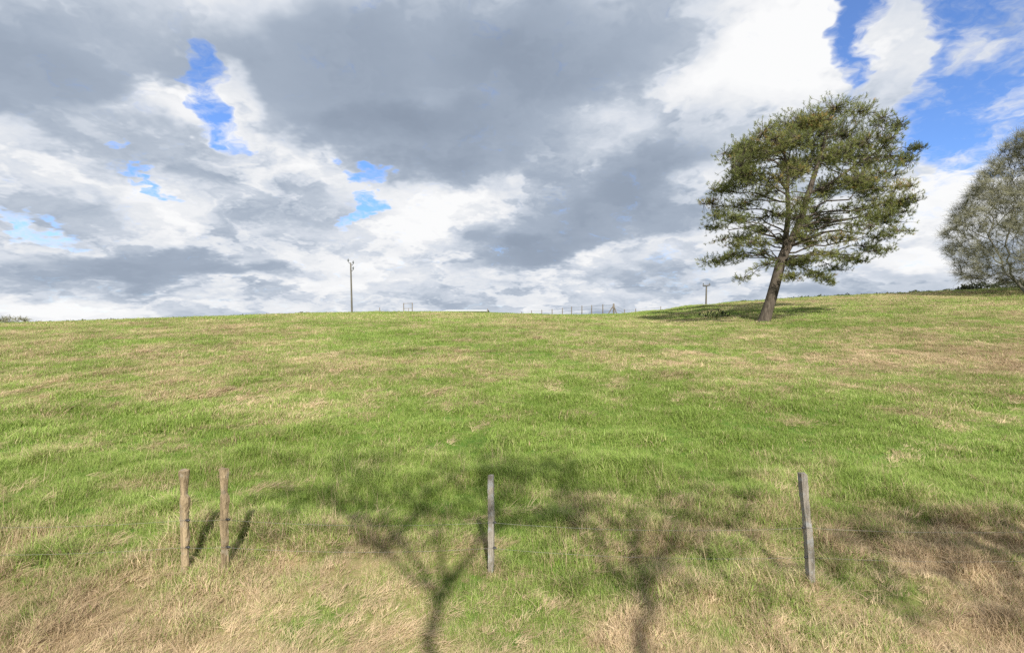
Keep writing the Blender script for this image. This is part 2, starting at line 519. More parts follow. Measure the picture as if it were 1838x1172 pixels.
def ground_at(px, py, ymin=3.0, ymax=47.0):
    """point of the hillside seen at a place in the photograph"""
    u, t = (px - CX) / FPX, (CY - py) / FPX
    ys = np.linspace(ymin, ymax, 2200)
    dz = terrain(u * ys, ys) - CAMZ - t * ys
    i = np.where(dz > 0)[0]
    y = ys[i[0]] if len(i) else ys[np.argmax(dz)]
    return Vector((u * y, y, float(terrain(u * y, y))))

def dryness(x, y):
    """how dead the sward is, 0 green .. 1 straw"""
    d = 0.265 + 0.40 * fbm(x / 5.0, y / 3.4, 31, 4, 0.6) + 0.46 * fbm(x / 1.1, y / 0.75, 41, 4, 0.7) + 0.26 * fbm(x / 0.42, y / 0.34, 45, 2)
    d = d + 0.54 * np.exp(-((y - 3.6) / 1.7) ** 2)                                    # mown, dead verge
    d = d + 0.20 * np.exp(-((y - 5.9) / 0.8) ** 2)
    d = d - 0.24 * np.exp(-((y - 8.6) / 2.8) ** 2)                                     # lush strip above the fence
    d = d + 0.09 * np.clip((y - 14) / 12, 0, 1) * np.clip((44 - y) / 6, 0, 1)
    d = d - 0.22 * np.exp(-((y - 48) / 3.5) ** 2) * (np.abs(x + 4) < 22)               # green brow
    d = d + 0.40 * np.exp(-((x - 16 - 0.45 * (y - 16)) / 5.5) ** 2 - ((y - 17.5) / 3.5) ** 2)   # bracken-brown patches on the right
    d = d + 0.22 * np.exp(-((x - 4.9) / 1.4) ** 2 - ((y - 5.2) / 0.8) ** 2)
    d = d + 0.26 * np.exp(-((x + 4.2) / 1.8) ** 2 - ((y - 4.2) / 0.9) ** 2)
    d = d - 0.05 * np.clip((x + 1.5) / 2.5, 0, 1) * np.exp(-((y - 3.8) / 1.3) ** 2)
    d = d + 0.5 * np.clip(1 - np.abs(y - 4.2) / 2.2, 0, 1) * fbm(x / 0.55, y / 0.45, 151, 3)
    d = d + 0.30 * np.exp(-((y - 45) / 3.5) ** 2) * np.clip((x - 11) / 4, 0, 1)         # rank brown grass along the right brow
    d = d + 0.25 * np.exp(-((x - 13.2) / 1.6) ** 2 - ((y - 26.5) / 1.8) ** 2)           # needle litter under the pine
    return np.clip(d, 0.02, 1.0)

def graded(fine, lim_fine, step, growth, lim):
    v = [0.0]
    while v[-1] < lim:
        s = step if v[-1] < lim_fine else (v[-1] - lim_fine) * growth + step
        v.append(v[-1] + s)
    return np.array(v)

M_GROUND = ground_mat()
def build_ground():
    xp = graded(0, 9, 0.14, 0.045, 3500)
    gx = np.concatenate([-xp[:0:-1], xp])
    yp = graded(0, 14, 0.12, 0.035, 3500) + 1.2
    yn = 1.2 - graded(0, 1.5, 0.3, 0.08, 400)[1:]
    gy = np.concatenate([yn[::-1], yp])
    X, Y = np.meshgrid(gx, gy)
    Z = terrain(X.ravel(), Y.ravel())
    V = np.stack([X.ravel(), Y.ravel(), Z], 1)
    nx, ny = len(gx), len(gy)
    i = (np.arange(ny - 1)[:, None] * nx + np.arange(nx - 1)[None]).ravel()
    F = np.stack([i, i + 1, i + nx + 1, i + nx], 1)
    o = mesh_obj('ground', V, F, M_GROUND, None, True)
    at = o.data.attributes.new('dry', 'FLOAT', 'POINT')
    at.data.foreach_set('value', dryness(V[:, 0], V[:, 1]).astype(np.float32))
    tag(o, 'grassy hillside pasture rising from the roadside to the skyline', kind='structure')
    # lane under the camera
    xs = np.linspace(-60, 60, 121)
    V2, F2 = [], []
    for k, x in enumerate(xs):
        V2 += [(x, 1.55, -2.87 + CAMZ + 0.012), (x, -0.7, -2.87 + CAMZ + 0.045), (x, -2.9, -2.87 + CAMZ + 0.012)]
        if k:
            b = 3 * k
            F2 += [(b - 3, b - 2, b + 1, b), (b - 2, b - 1, b + 2, b + 1)]
    r = mesh_obj('road', V2, F2, M_ASPHALT)
    tag(r, 'narrow asphalt lane running past the pasture fence', kind='structure')
build_ground()

# ------------------------------------------------------------------ grass
M_GRASS = grass_mat()
def blade_mesh(name, n, disc, hmin, hmax, width, lean, segs=3, align=None, flat=0.0, tone=None, r=None):
    """a tuft: n curved blades rooted in a small disc"""
    V, F, T = [], [], []
    for b in range(n):
        a = r.uniform(0, 2 * math.pi); rr = disc * math.sqrt(r.uniform(0, 1))
        p = np.array([rr * math.cos(a), rr * math.sin(a), -0.015])
        ang = r.uniform(0, 2 * math.pi) if align is None else r.normal(align, 0.55)
        out = np.array([math.cos(ang), math.sin(ang), 0]); side = np.array([-out[1], out[0], 0])
        tw = r.uniform(-0.7, 0.7); side = side * math.cos(tw) + np.array([0, 0, 1]) * math.sin(tw) * 0.6
        h = r.uniform(hmin, hmax); ln = r.uniform(*lean)
        w = width * r.uniform(0.6, 1.25)
        tn = r.uniform(0.03, 0.97) if tone is None else tone
        base = len(V)
        th = r.uniform(0.0, 0.35) + flat
        for k in range(segs + 1):
            f = k / segs
            c = p + out * 0 
            V.append(p + side * w * 0.5 * (1 - f * 0.85)); V.append(p - side * w * 0.5 * (1 - f * 0.85))
            T += [tn, tn]
            step = h / segs
            p = p + step * (math.cos(th) * np.array([0, 0, 1]) + math.sin(th) * out)
            th = min(th + ln / segs, 2.0)
        for k in range(segs):
            i = base + 2 * k
            F.append((i, i + 1, i + 3, i + 2))
    o = mesh_obj(name, np.array(V), F, M_GRASS, None, True, link=False)
    a = o.data.attributes.new('tone', 'FLOAT', 'POINT'); a.data.foreach_set('value', np.array(T, np.float32))
    return o

def build_grass():
    r = np.random.default_rng(5)
    tufts = []
    src = bpy.data.collections.new('grass_tufts')
    def add(*a, **k):
        o = blade_mesh('tuft_%02d' % len(tufts), *a, r=r, **k)
        src.objects.link(o); tufts.append(o); return len(tufts) - 1
    near_up = [add(28, 0.075, 0.05, 0.13, 0.0058, (0.6, 2.0)) for _ in range(4)]
    near_flat = [add(24, 0.10, 0.09, 0.24, 0.0052, (0.6, 1.3), flat=0.95, align=0.0) for _ in range(4)]
    near_tuss = [add(44, 0.08, 0.11, 0.23, 0.0062, (0.9, 2.4)) for _ in range(3)]
    stalk = [add(4, 0.06, 0.30, 0.52, 0.0040, (0.2, 0.9), tone=0.02) for _ in range(2)]
    mid_up = [add(36, 0.15, 0.05, 0.13, 0.011, (0.6, 2.0)) for _ in range(3)]
    mid_flat = [add(30, 0.17, 0.10, 0.28, 0.010, (0.6, 1.3), flat=0.95, align=0.0) for _ in range(3)]
    far_up = [add(46, 0.32, 0.045, 0.10, 0.020, (0.5, 1.8), segs=2) for _ in range(3)]
    far_flat = [add(36, 0.32, 0.12, 0.30, 0.018, (0.5, 1.2), segs=2, flat=1.05, align=0.0) for _ in range(3)]

    P, VAR, ROT, SCL, DRY = [], [], [], [], []
    def scatter(y0, y1, dens, ups, flats, extra=None):
        wmax = 1.22 * y1 + 2.5
        n = int(dens * 2 * wmax * (y1 - y0))
        x = r.uniform(-wmax, wmax, n); y = r.uniform(y0, y1, n)
        k = np.abs(x) < 1.22 * y + 2.5
        x, y = x[k], y[k]; n = len(x)
        dry = dryness(x, y)
        dd = np.clip(dry + r.normal(0, 0.10, n), 0, 1)
        lay = np.clip(0.12 + 0.75 * (dd - 0.25) + 0.35 * fbm(x / 0.9, y / 0.7, 77, 2), 0.03, 0.9)
        isflat = r.uniform(0, 1, n) < lay
        var = np.where(isflat, r.choice(flats, n), r.choice(ups, n))
        scl = r.uniform(0.65, 1.2, n) * (1 + 0.6 * fbm(x / 0.62, y / 0.55, 17, 2))
        if extra == 'near':
            tus = (fbm(x / 0.55, y / 0.5, 55, 2) > 0.32) & (r.uniform(0, 1, n) < 0.28)
            var = np.where(tus, r.choice(near_tuss, n), var)
            st = r.uniform(0, 1, n) < 0.008
            var = np.where(st, r.choice(stalk, n), var)
            dd = np.where(st, 0.9, dd)
            # trampled flat on the verge
            scl = scl * np.interp(y, [4.2, 6.0], [0.72, 1.0])
        # straw is laid over by the wind in swathes
        swathe = 0.75 + 1.1 * fbm(x / 3.0, y / 3.0, 63, 2)
        rz = np.where(isflat, swathe + r.normal(0, 0.45, n), r.uniform(0, 2 * math.pi, n))
        z = terrain(x, y)
        P.append(np.stack([x, y, z], 1)); VAR.append(var); SCL.append(scl); DRY.append(dd)
        ROT.append(np.stack([r.normal(0, 0.12, n), r.normal(0, 0.12, n), rz], 1))
    scatter(2.4, 8.5, 560, near_up, near_flat, 'near')
    scatter(8.5, 16, 260, near_up + mid_up, near_flat + mid_flat)
    scatter(16, 30, 75, mid_up, mid_flat)
    scatter(30, 53, 26, far_up, far_flat)
    # longer grass left standing round the feet of the posts
    for (px, py) in ((332, 1030), (403, 1030), (881, 1030), (1456, 1054)):
        g = ground_at(px, py); k = 16
        a = r.uniform(0, 2 * math.pi, k); q = r.uniform(0.04, 0.20, k)
        x = g.x + q * np.cos(a); y = g.y + 0.03 + q * np.sin(a) * 0.8
        P.append(np.stack([x, y, terrain(x, y)], 1)); VAR.append(r.choice(near_tuss + near_up, k)); SCL.append(r.uniform(0.7, 1.1, k))
        DRY.append(r.uniform(0.35, 0.95, k)); ROT.append(np.stack([r.normal(0, 0.12, k), r.normal(0, 0.12, k), r.uniform(0, 6.28, k)], 1))
    # mats of dead grass beaten flat, each combed one way
    nmat = 1700
    my = 3.0 + 24 * r.uniform(0, 1, nmat) ** 1.4
    mx = r.uniform(-1, 1, nmat) * (1.15 * my + 2)
    pick = dryness(mx, my) + r.normal(0, 0.2, nmat) > 0.30
    for x0, y0 in zip(mx[pick], my[pick]):
        k = int(r.integers(5, 22)); a = 0.75 + 1.1 * float(fbm(np.array([x0 / 3.0]), np.array([y0 / 3.0]), 63, 2)[0]) + r.normal(0, 0.35)
        ln, wd = r.uniform(0.10, 0.34) * (1 + y0 / 25), r.uniform(0.05, 0.13) * (1 + y0 / 25)
        l, w = r.normal(0, ln, k), r.normal(0, wd, k)
        x = x0 + l * math.cos(a) - w * math.sin(a); y = y0 + l * math.sin(a) + w * math.cos(a)
        y = np.maximum(y, 2.4)
        P.append(np.stack([x, y, terrain(x, y) + r.uniform(0.01, 0.05, k)], 1))
        VAR.append(r.choice(near_flat if y0 < 11 else near_flat + mid_flat, k)); SCL.append(r.uniform(0.7, 1.25, k) * (0.7 if y0 < 5.5 else 1.0))
        DRY.append(np.full(k, r.uniform(0.8, 1.0)))
        ROT.append(np.stack([r.normal(0, 0.15, k), r.normal(0.1, 0.15, k), a + r.normal(0, 0.3, k)], 1))
    P, VAR, ROT, SCL, DRY = (np.concatenate(a) for a in (P, VAR, ROT, SCL, DRY))
    n = len(P)
    print('grass tufts', n)
    me = bpy.data.meshes.new('grass')
    me.vertices.add(n); me.vertices.foreach_set('co', P.astype(np.float32).ravel())
    def attr(name, t, key, v):
        a = me.attributes.new(name, t, 'POINT'); a.data.foreach_set(key, v.ravel())
    attr('var', 'INT', 'value', VAR.astype(np.int32))
    attr('rot', 'FLOAT_VECTOR', 'vector', ROT.astype(np.float32))
    attr('scl', 'FLOAT', 'value', SCL.astype(np.float32))
    attr('dry', 'FLOAT', 'value', DRY.astype(np.float32))
    lowf = 0.5 + 0.55 * fbm(P[:, 0] / 2.2, P[:, 1] / 1.6, 121, 4, 0.6)
    lowf = lowf - 0.38 * np.exp(-((P[:, 0] - 16.5 - 0.45 * (P[:, 1] - 16)) / 5.0) ** 2 - ((P[:, 1] - 18) / 3.0) ** 2) * (fbm(P[:, 0] / 2.0, P[:, 1] / 0.9, 131, 3) > -0.1)
    attr('rnd', 'FLOAT', 'value', np.clip(lowf + r.normal(0, 0.22, n), 0, 1).astype(np.float32))
    o = bpy.data.objects.new('grass', me); col.objects.link(o)
    me.materials.append(M_GRASS)
    tag(o, 'rough green and straw coloured grass covering the hillside', 'grass', kind='stuff')
    ng = bpy.data.node_groups.new('scatter_grass', 'GeometryNodeTree')
    ng.interface.new_socket('Geometry', in_out='INPUT', socket_type='NodeSocketGeometry')
    ng.interface.new_socket('Geometry', in_out='OUTPUT', socket_type='NodeSocketGeometry')
    N, L = ng.nodes, ng.links
    gi, go = N.new('NodeGroupInput'), N.new('NodeGroupOutput')
    ci = N.new('GeometryNodeCollectionInfo'); ci.inputs['Collection'].default_value = src
    ci.inputs['Separate Children'].default_value = True; ci.inputs['Reset Children'].default_value = True
    ip = N.new('GeometryNodeInstanceOnPoints'); ip.inputs['Pick Instance'].default_value = True
    def named(nm, t):
        a = N.new('GeometryNodeInputNamedAttribute'); a.data_type = t; a.inputs['Name'].default_value = nm
        return a.outputs['Attribute']
    mp = N.new('GeometryNodeMeshToPoints')
    L.new(gi.outputs[0], mp.inputs[0]); L.new(mp.outputs[0], ip.inputs['Points'])
    L.new(ci.outputs[0], ip.inputs['Instance'])
    L.new(named('var', 'INT'), ip.inputs['Instance Index'])
    e2r = N.new('FunctionNodeEulerToRotation'); L.new(named('rot', 'FLOAT_VECTOR'), e2r.inputs[0])
    L.new(e2r.outputs[0], ip.inputs['Rotation'])
    L.new(named('scl', 'FLOAT'), ip.inputs['Scale'])
    L.new(ip.outputs[0], go.inputs[0])
    md = o.modifiers.new('scatter', 'NODES'); md.node_group = ng
build_grass()

# ------------------------------------------------------------------ branching trees
def attach_tree(nodes, parents, targets, w=0.35, bend=0.12, r=rng, ban=0):
    """hang target points on a growing skeleton: each joins the node that gives a short way to the root"""
    nodes = [np.array(p, float) for p in nodes]; parents = list(parents)
    plen = []
    for i, p in enumerate(parents):
        plen.append(0.0 if p < 0 else plen[p] + np.linalg.norm(nodes[i] - nodes[p]))
    tips = []
    arr = np.zeros((len(nodes) + 4 * len(targets), 3)); pl = np.zeros(len(arr))
    n = len(nodes); arr[:n] = nodes; pl[:n] = plen
    pl[:ban] += 1000.0                               # no boughs low on the bole
    par = np.full(len(arr), -1); par[:n] = parents
    for t in targets:
        dist = np.linalg.norm(arr[:n] - t, axis=1)
        j = int(np.argmin(dist + w * pl[:n]))
        a = arr[j]; L = np.linalg.norm(t - a)
        m = 3 if L > 0.9 else 2 if L > 0.35 else 1
        prev = j
        # leave along the parent's direction, then bend to the target
        pd = arr[j] - arr[par[j]] if par[j] >= 0 else np.array([0, 0, 1.0])
        pd = pd / (np.linalg.norm(pd) + 1e-9)
        for k in range(1, m + 1):
            f = k / m
            p = a + (t - a) * f + pd * L * 0.35 * f * (1 - f) + (r.normal(0, bend * L * 0.25, 3) if k < m else 0)
            arr[n] = p; par[n] = prev; pl[n] = pl[prev] + np.linalg.norm(p - arr[prev]); prev = n; n += 1
        tips.append(prev)
    return arr[:n], par[:n], tips

def pipe_radii(arr, par, tip_r, power=2.3, rmax=None):
    n = len(arr); acc = np.zeros(n); kids = np.zeros(n, int)
    for i in range(n):
        if par[i] >= 0: kids[par[i]] += 1
    for i in range(n - 1, -1, -1):
        if kids[i] == 0: acc[i] += tip_r ** power
        if par[i] >= 0: acc[par[i]] += acc[i]
    r = acc ** (1 / power)
    return np.minimum(r, rmax) if rmax else r

def skeleton_mesh(arr, par, rad, tb, thick=0.03, k=6):
    """chains of thick nodes as tubes, thin ones as 3-sided sticks"""
    n = len(arr); best = {}
    for i in range(n):
        p = par[i]
        if p >= 0 and (p not in best or rad[i] > rad[best[p]]): best[p] = i
    used = np.zeros(n, bool)
    thinA, thinB, ra, rb = [], [], [], []
    for i in range(n):
        p = par[i]
        if p < 0 or used[i]: continue
        if rad[i] >= thick:
            chain = [p, i]; used[i] = True; j = i
            while j in best and rad[best[j]] >= thick and not used[best[j]]:
                j = best[j]; used[j] = True; chain.append(j)
            rr = [min(rad[c], rad[i] * 1.15) for c in chain]
            tb.add(arr[chain], rr, k if rad[i] > 0.08 else 5)
        else:
            thinA.append(arr[p]); thinB.append(arr[i]); ra.append(min(rad[p], rad[i] * 1.3)); rb.append(rad[i])
    if thinA: tb.segs(thinA, thinB, np.array(ra), np.array(rb))

def sample_ellipsoid(n, c, rad, r, shell=0.5):
    u = r.normal(size=(n, 3)); u /= np.linalg.norm(u, axis=1)[:, None]
    q = r.uniform(0, 1, n) ** (1 / 3 * (1 - shell) + 0.02)
    return np.array(c) + u * q[:, None] * np.array(rad)

def bare_tree(name, label, base, crown_c, crown_r, ntarget, seed, trunk_pts=None, trunk_r=0.22, tip_r=0.007, twigs=9, tw_len=(0.25, 0.7), tw_r=0.008, group=None, extra=None, cat='tree', taper=0.0):
    r = np.random.default_rng(seed)
    root = empty(name, base)
    tag(root, label, cat, group)
    base = np.array(base, float)
    if trunk_pts is None:
        top = np.array(crown_c) - np.array([0, 0, crown_r[2] * 0.55])
        trunk_pts = [base + np.array([0, 0, -0.3]), base * 0.5 + top * 0.5 + np.array([0.12, 0, 0]), top]
    nodes, par = [], []
    tp = np.array(trunk_pts, float)
    m = 9
    seg = np.concatenate([[0], np.cumsum(np.linalg.norm(np.diff(tp, axis=0), axis=1))])
    for k in range(m):
        f = seg[-1] * k / (m - 1)
        nodes.append([np.interp(f, seg, tp[:, j]) for j in range(3)]); par.append(k - 1)
    T = sample_ellipsoid(ntarget, crown_c, crown_r, r, 0.45)
    lump = fbm(T[:, 0] * 0.8 + T[:, 1] * 0.5, T[:, 2] * 0.8, seed, 2)
    T = T[lump > -0.35]
    if taper:                                        # dome: widest low down
        f = (T[:, 2] - crown_c[2]) / crown_r[2]
        T[:, 0] = crown_c[0] + (T[:, 0] - crown_c[0]) * (1.05 - taper * f * 0.6)
        T[:, 1] = crown_c[1] + (T[:, 1] - crown_c[1]) * (1.05 - taper * f * 0.6)
        T[:, 2] = np.where(f < -0.62, crown_c[2] - crown_r[2] * (0.62 + 0.25 * (-f - 0.62)), T[:, 2])
    if extra is not None: T = np.concatenate([T, extra])
    T = T[np.argsort(np.linalg.norm(T - np.array(nodes[-1]), axis=1))]
    arr, pr, tips = attach_tree(nodes, par, T, 0.45, 0.15, r)
    rad = pipe_radii(arr, pr, tip_r, 2.15, trunk_r)
    rad[:m] = np.maximum(rad[:m], np.linspace(trunk_r, trunk_r * 0.6, m)); rad[0] *= 1.25
    big = Tubes(); skeleton_mesh(arr, pr, rad, big, 0.03)
    big.build('trunk', M_BARK_GREY, root)
    # sprays of fine twigs at every outer node
    cand = np.where(rad < 0.02)[0]
    A, B = [], []
    for i in cand:
        d = arr[i] - arr[pr[i]]; d /= np.linalg.norm(d) + 1e-9
        for k in range(twigs):
            v = d + r.normal(0, 0.75, 3) + np.array([0, 0, 0.12]); v /= np.linalg.norm(v)
            L = r.uniform(*tw_len); mid = arr[i] + v * L * 0.55
            v2 = v + r.normal(0, 0.3, 3); v2 /= np.linalg.norm(v2)
            A += [arr[i], mid]; B += [mid, mid + v2 * L * 0.45]
    tw = Tubes(); tw.segs(np.array(A), np.array(B), tw_r, tw_r * 0.55)
    o = tw.build('crown', M_TWIG, root, False)
    o['kind'] = 'stuff'
    return root

# ------------------------------------------------------------------ pine
def build_pine():
    r = np.random.default_rng(11)
    b = ground_at(1370, 578, 15, 45)
    YP = b.y
    print('pine at', b)
    def P(px, py, dy=0.0):
        y = YP + dy
        return np.array([(px - CX) / FPX * y, y, CAMZ + (CY - py) / FPX * y])
    root = empty('pine_tree', b)
    tag(root, 'tall leaning pine tree with broad olive green crown on the hillside', 'tree')
    S = FPX / YP
    def spline(pts, m):
        pts = np.array(pts); t = np.linspace(0, len(pts) - 1, m); out = []
        for q in t:
            i = int(min(q, len(pts) - 2)); f = q - i
            p0, p1, p2, p3 = pts[max(i - 1, 0)], pts[i], pts[i + 1], pts[min(i + 2, len(pts) - 1)]
            out.append(0.5 * (2 * p1 + (p2 - p0) * f + (2 * p0 - 5 * p1 + 4 * p2 - p3) * f * f + (3 * p1 - p0 - 3 * p2 + p3) * f ** 3))
        return np.array(out)
    trunk = spline([P(1368, 590), P(1372, 575), P(1383, 540), P(1394, 500), P(1402, 470), P(1411, 447)], 16)
    right = spline([P(1409, 452), P(1424, 425, 0.1), P(1437, 395, 0.2), P(1447, 360, .3), P(1460, 320, .3), P(1472, 280, .2), P(1483, 240, .1), P(1490, 205, 0)], 20)
    left = spline([P(1408, 455), P(1411, 420, -0.3), P(1415, 380, -.6), P(1413, 345, -.8), P(1414, 310, -.9), P(1406, 270, -1.0), P(1400, 230, -1.0)], 18)
    stem2 = spline([right[9], P(1482, 335, 0.9), P(1515, 312, 1.4), P(1545, 290, 1.6), P(1580, 268, 1.8), P(1600, 240, 1.8)], 14)
    px_r = lambda w: w / S / 2
    tb = Tubes()
    rt = np.interp(np.linspace(0, 1, 16), [0, .07, .15, .35, 1], [px_r(38), px_r(29), px_r(22), px_r(18.5), px_r(15.5)])
    tb.add(trunk, rt, 12)
    tb.add(right, np.linspace(px_r(16), px_r(3.0), 20), 10)
    tb.add(left, np.linspace(px_r(11), px_r(2.5), 18), 9)
    tb.add(stem2, np.linspace(px_r(7), px_r(2), 14), 7)
    stems = np.concatenate([right, left, stem2, trunk[12:]])
    Z = [(740, 120, 90, 50), (860, 130, 70, 45), (960, 160, 60, 38), (1030, 180, 42, 26), (620, 160, 80, 50), (520, 185, 80, 45),
         (430, 230, 70, 48), (355, 310, 55, 42), (325, 375, 45, 34), (420, 330, 80, 50), (540, 270, 90, 60), (660, 240, 90, 60),
         (780, 230, 90, 60), (900, 240, 80, 55), (985, 250, 55, 48), (1118, 290, 34, 17), (1060, 345, 50, 34), (960, 330, 80, 50),
         (840, 330, 80, 50), (700, 340, 80, 50), (580, 370, 80, 50), (480, 425, 80, 42), (390, 435, 70, 36), (285, 462, 65, 36),
         (215, 480, 40, 30), (172, 540, 38, 32), (222, 590, 52, 26), (320, 545, 80, 36), (420, 500, 80, 36), (295, 600, 55, 22),
         (480, 590, 105, 34), (580, 600, 70, 50), (590, 520, 80, 34), (700, 480, 70, 34), (770, 440, 70, 38), (880, 420, 80, 42),
         (990, 410, 65, 42), (1072, 460, 38, 24), (900, 520, 90, 34), (1000, 530, 80, 34), (1090, 530, 48, 32), (960, 590, 75, 28),
         (1045, 572, 50, 24), (840, 560, 80, 24), (720, 620, 75, 28), (640, 640, 60, 30), (780, 690, 70, 26), (880, 640, 60, 22),
         (980, 680, 48, 22), (1065, 658, 42, 15), (970, 740, 50, 20), (900, 730, 55, 20), (800, 785, 55, 18), (700, 760, 55, 22),
         (640, 720, 45, 22), (330, 690, 55, 24), (280, 720, 38, 20), (182, 800, 48, 24), (250, 790, 45, 20), (330, 872, 40, 15),
         (390, 830, 36, 15), (420, 762, 30, 15), (560, 800, 42, 28), (550, 872, 40, 16), (690, 872, 55, 18), (650, 850, 45, 14),
         (735, 892, 32, 12), (410, 660, 42, 16), (500, 700, 30, 22), (350, 640, 38, 15), (230, 700, 55, 18), (390, 710, 60, 22), (300, 765, 60, 18),
         (450, 810, 50, 18), (620, 795, 50, 20), (760, 835, 60, 16), (600, 690, 60, 24), (860, 795, 50, 16), (180, 640, 40, 16), (1010, 620, 55, 20)]
    pads = []
    for (zx, zy, rx, ry) in Z:
        px, py = 1200 + zx / 2.494, 150 + zy / 2.494
        rho = min(1.0, math.hypot((zx - 640) / 520, (zy - 470) / 430))
        dep = 4.6 * math.sqrt(1 - rho * rho) * r.uniform(-1, 1) if rho < 1 else r.uniform(-.6, .6)
        pads.append((P(px, py, dep), rx / 2.494 / S, ry / 2.494 / S))
    for _ in range(28):                                   # the crown's depth: pads in front and behind
        while True:
            zx, zy = r.uniform(250, 1060), r.uniform(130, 640)
            rho = math.hypot((zx - 660) / 480, (zy - 430) / 360)
            if rho < 0.88 and (zy < 480 or r.uniform() < 0.45): break
        dep = 4.8 * math.sqrt(1 - rho * rho) * r.choice([-1, 1]) * r.uniform(0.5, 1)
        px, py = 1200 + zx / 2.494, 150 + zy / 2.494
        pads.append((P(px, py, dep), r.uniform(50, 85) / 2.494 / S, r.uniform(28, 48) / 2.494 / S))
    tw = Tubes(); SA, SD, ST = [], [], []
    for (c, rx, rz) in pads:
        # leave the stem below the pad and sweep outward
        dv = stems - c[None]
        hd = np.hypot(dv[:, 0], dv[:, 1])
        cost = np.linalg.norm(dv, axis=1) + 1.6 * np.maximum(0, stems[:, 2] - c[2] + 0.18 * hd - 0.2)
        a = stems[int(np.argmin(cost))]
        L = np.linalg.norm(c - a)
        m = 9
        up = np.array([0, 0, 1.0])
        br = []
        out = (c - a); out[2] = 0
        end = c + out / (np.linalg.norm(out) + 1e-6) * rx * 0.35
        arch = r.uniform(0.05, 0.16) * L
        for k in range(m):
            f = k / (m - 1)
            br.append(a + (end - a) * f + up * arch * 4 * f * (1 - f) * 0.6 + r.normal(0, 0.02 * L, 3) * (0 < k < m - 1))
        br = np.array(br)
        rr = np.linspace(0.014 + 0.008 * L, 0.010, m)
        tb.add(br, rr, 6)
        vol = rx * rx * rz
        ns = int(np.clip(150 * (rx * rz) ** 0.85 / 0.16 * 0.60, 36, 200))
        bi = r.integers(4, m, ns)
        along = br[bi] * 0.28 + c * 0.72
        u = r.normal(size=(ns, 3)); u /= np.linalg.norm(u, axis=1)[:, None]
        q = np.abs(r.normal(0.72, 0.28, ns))
        s = along + u * q[:, None] * np.array([rx, rx * 0.95, rz * 1.22]) * 1.06
        # ragged: drop shoots in some directions
        keep = fbm(s[:, 0] * 1.9 + s[:, 1], s[:, 2] * 2.2 + s[:, 1] * .7, 3, 2) > -0.30
        s = s[keep]
        nd = br[4:]
        j = np.argmin(np.linalg.norm(s[:, None] - nd[None], axis=2) + 0.25 * r.uniform(0, 1, (len(s), len(nd))), axis=1)
        tw.segs(nd[j], s, 0.011, 0.006)
        dirv = (s - nd[j]); dirv /= np.linalg.norm(dirv, axis=1)[:, None] + 1e-9
        dirv = dirv + np.array([0, 0, 0.9]) + r.normal(0, 0.3, dirv.shape)
        dirv /= np.linalg.norm(dirv, axis=1)[:, None]
        SA.append(s); SD.append(dirv)
        tone = 0.45 + 0.17 * r.normal()
        ST.append(np.clip(tone + r.normal(0, 0.13, len(s)) + (r.uniform(0, 1, len(s)) < 0.02) * 0.5, 0, 1))
    trunk_o = tb.build('trunk', M_BARK_PINE, root)
    tw.build('twigs', M_BARK_PINE, root, False)
    SA, SD, ST = np.concatenate(SA), np.concatenate(SD), np.concatenate(ST)
    # needles: a brush of long needles round each shoot
    nn = 22; ns = len(SA)
    print('pine shoots', ns)
    t = np.repeat(SD, nn, 0); p = np.repeat(SA, nn, 0)
    v = t * r.uniform(0.2, 1.1, (ns * nn, 1)) + r.normal(0, 0.62, (ns * nn, 3)); v /= np.linalg.norm(v, axis=1)[:, None]
    L = r.uniform(0.10, 0.19, (ns * nn, 1))
    st = p + t * r.uniform(-0.10, 0.10, (ns * nn, 1))
    sd = np.cross(v, r.normal(size=v.shape)); sd /= np.linalg.norm(sd, axis=1)[:, None]
    w = 0.0085
    V = np.stack([st - sd * w, st + sd * w, st + v * L], 1).reshape(-1, 3)
    F = np.arange(len(V)).reshape(-1, 3)
    o = mesh_obj('crown', V, F, M_NEEDLE, root)
    at = o.data.attributes.new('tone', 'FLOAT', 'POINT')
    at.data.foreach_set('value', np.clip(np.repeat(np.repeat(ST, nn) + r.normal(0, .06, ns * nn), 3), 0, 1).astype(np.float32))
    o['kind'] = 'stuff'
build_pine()

# bare tree at the right edge of the picture
def pt(px, py, y):
    return np.array([(px - CX) / FPX * y, y, CAMZ + (CY - py) / FPX * y])
YT = 41.0
bx = (1852 - CX) / FPX * YT
base_t = (bx, YT, float(terrain(bx, YT)))
cc = pt(1926, 368, YT)
bare_tree('bare_tree', 'wide leafless grey tree cut off by the right edge, above the dark shrubs', base_t, cc, (172 / FPX * YT, 6.2, 190 / FPX * YT),
          2500, 3, trunk_r=0.3, tip_r=0.010, twigs=28, tw_len=(0.35, 1.0), tw_r=0.0062, taper=0.8)

# ------------------------------------------------------------------ trees across the lane (they throw the shadows in the foreground)
TSUN = math.tan(SUN_EL)
def shade(px, py, ytree):
    """point in the plane y = ytree whose shadow falls on that place of the pasture"""
    g = ground_at(px, py, 2.6, 30)
    d = g.y - ytree
    return np.array([g.x - SHX / SHY * d, ytree, g.z + d / SHY * TSUN])

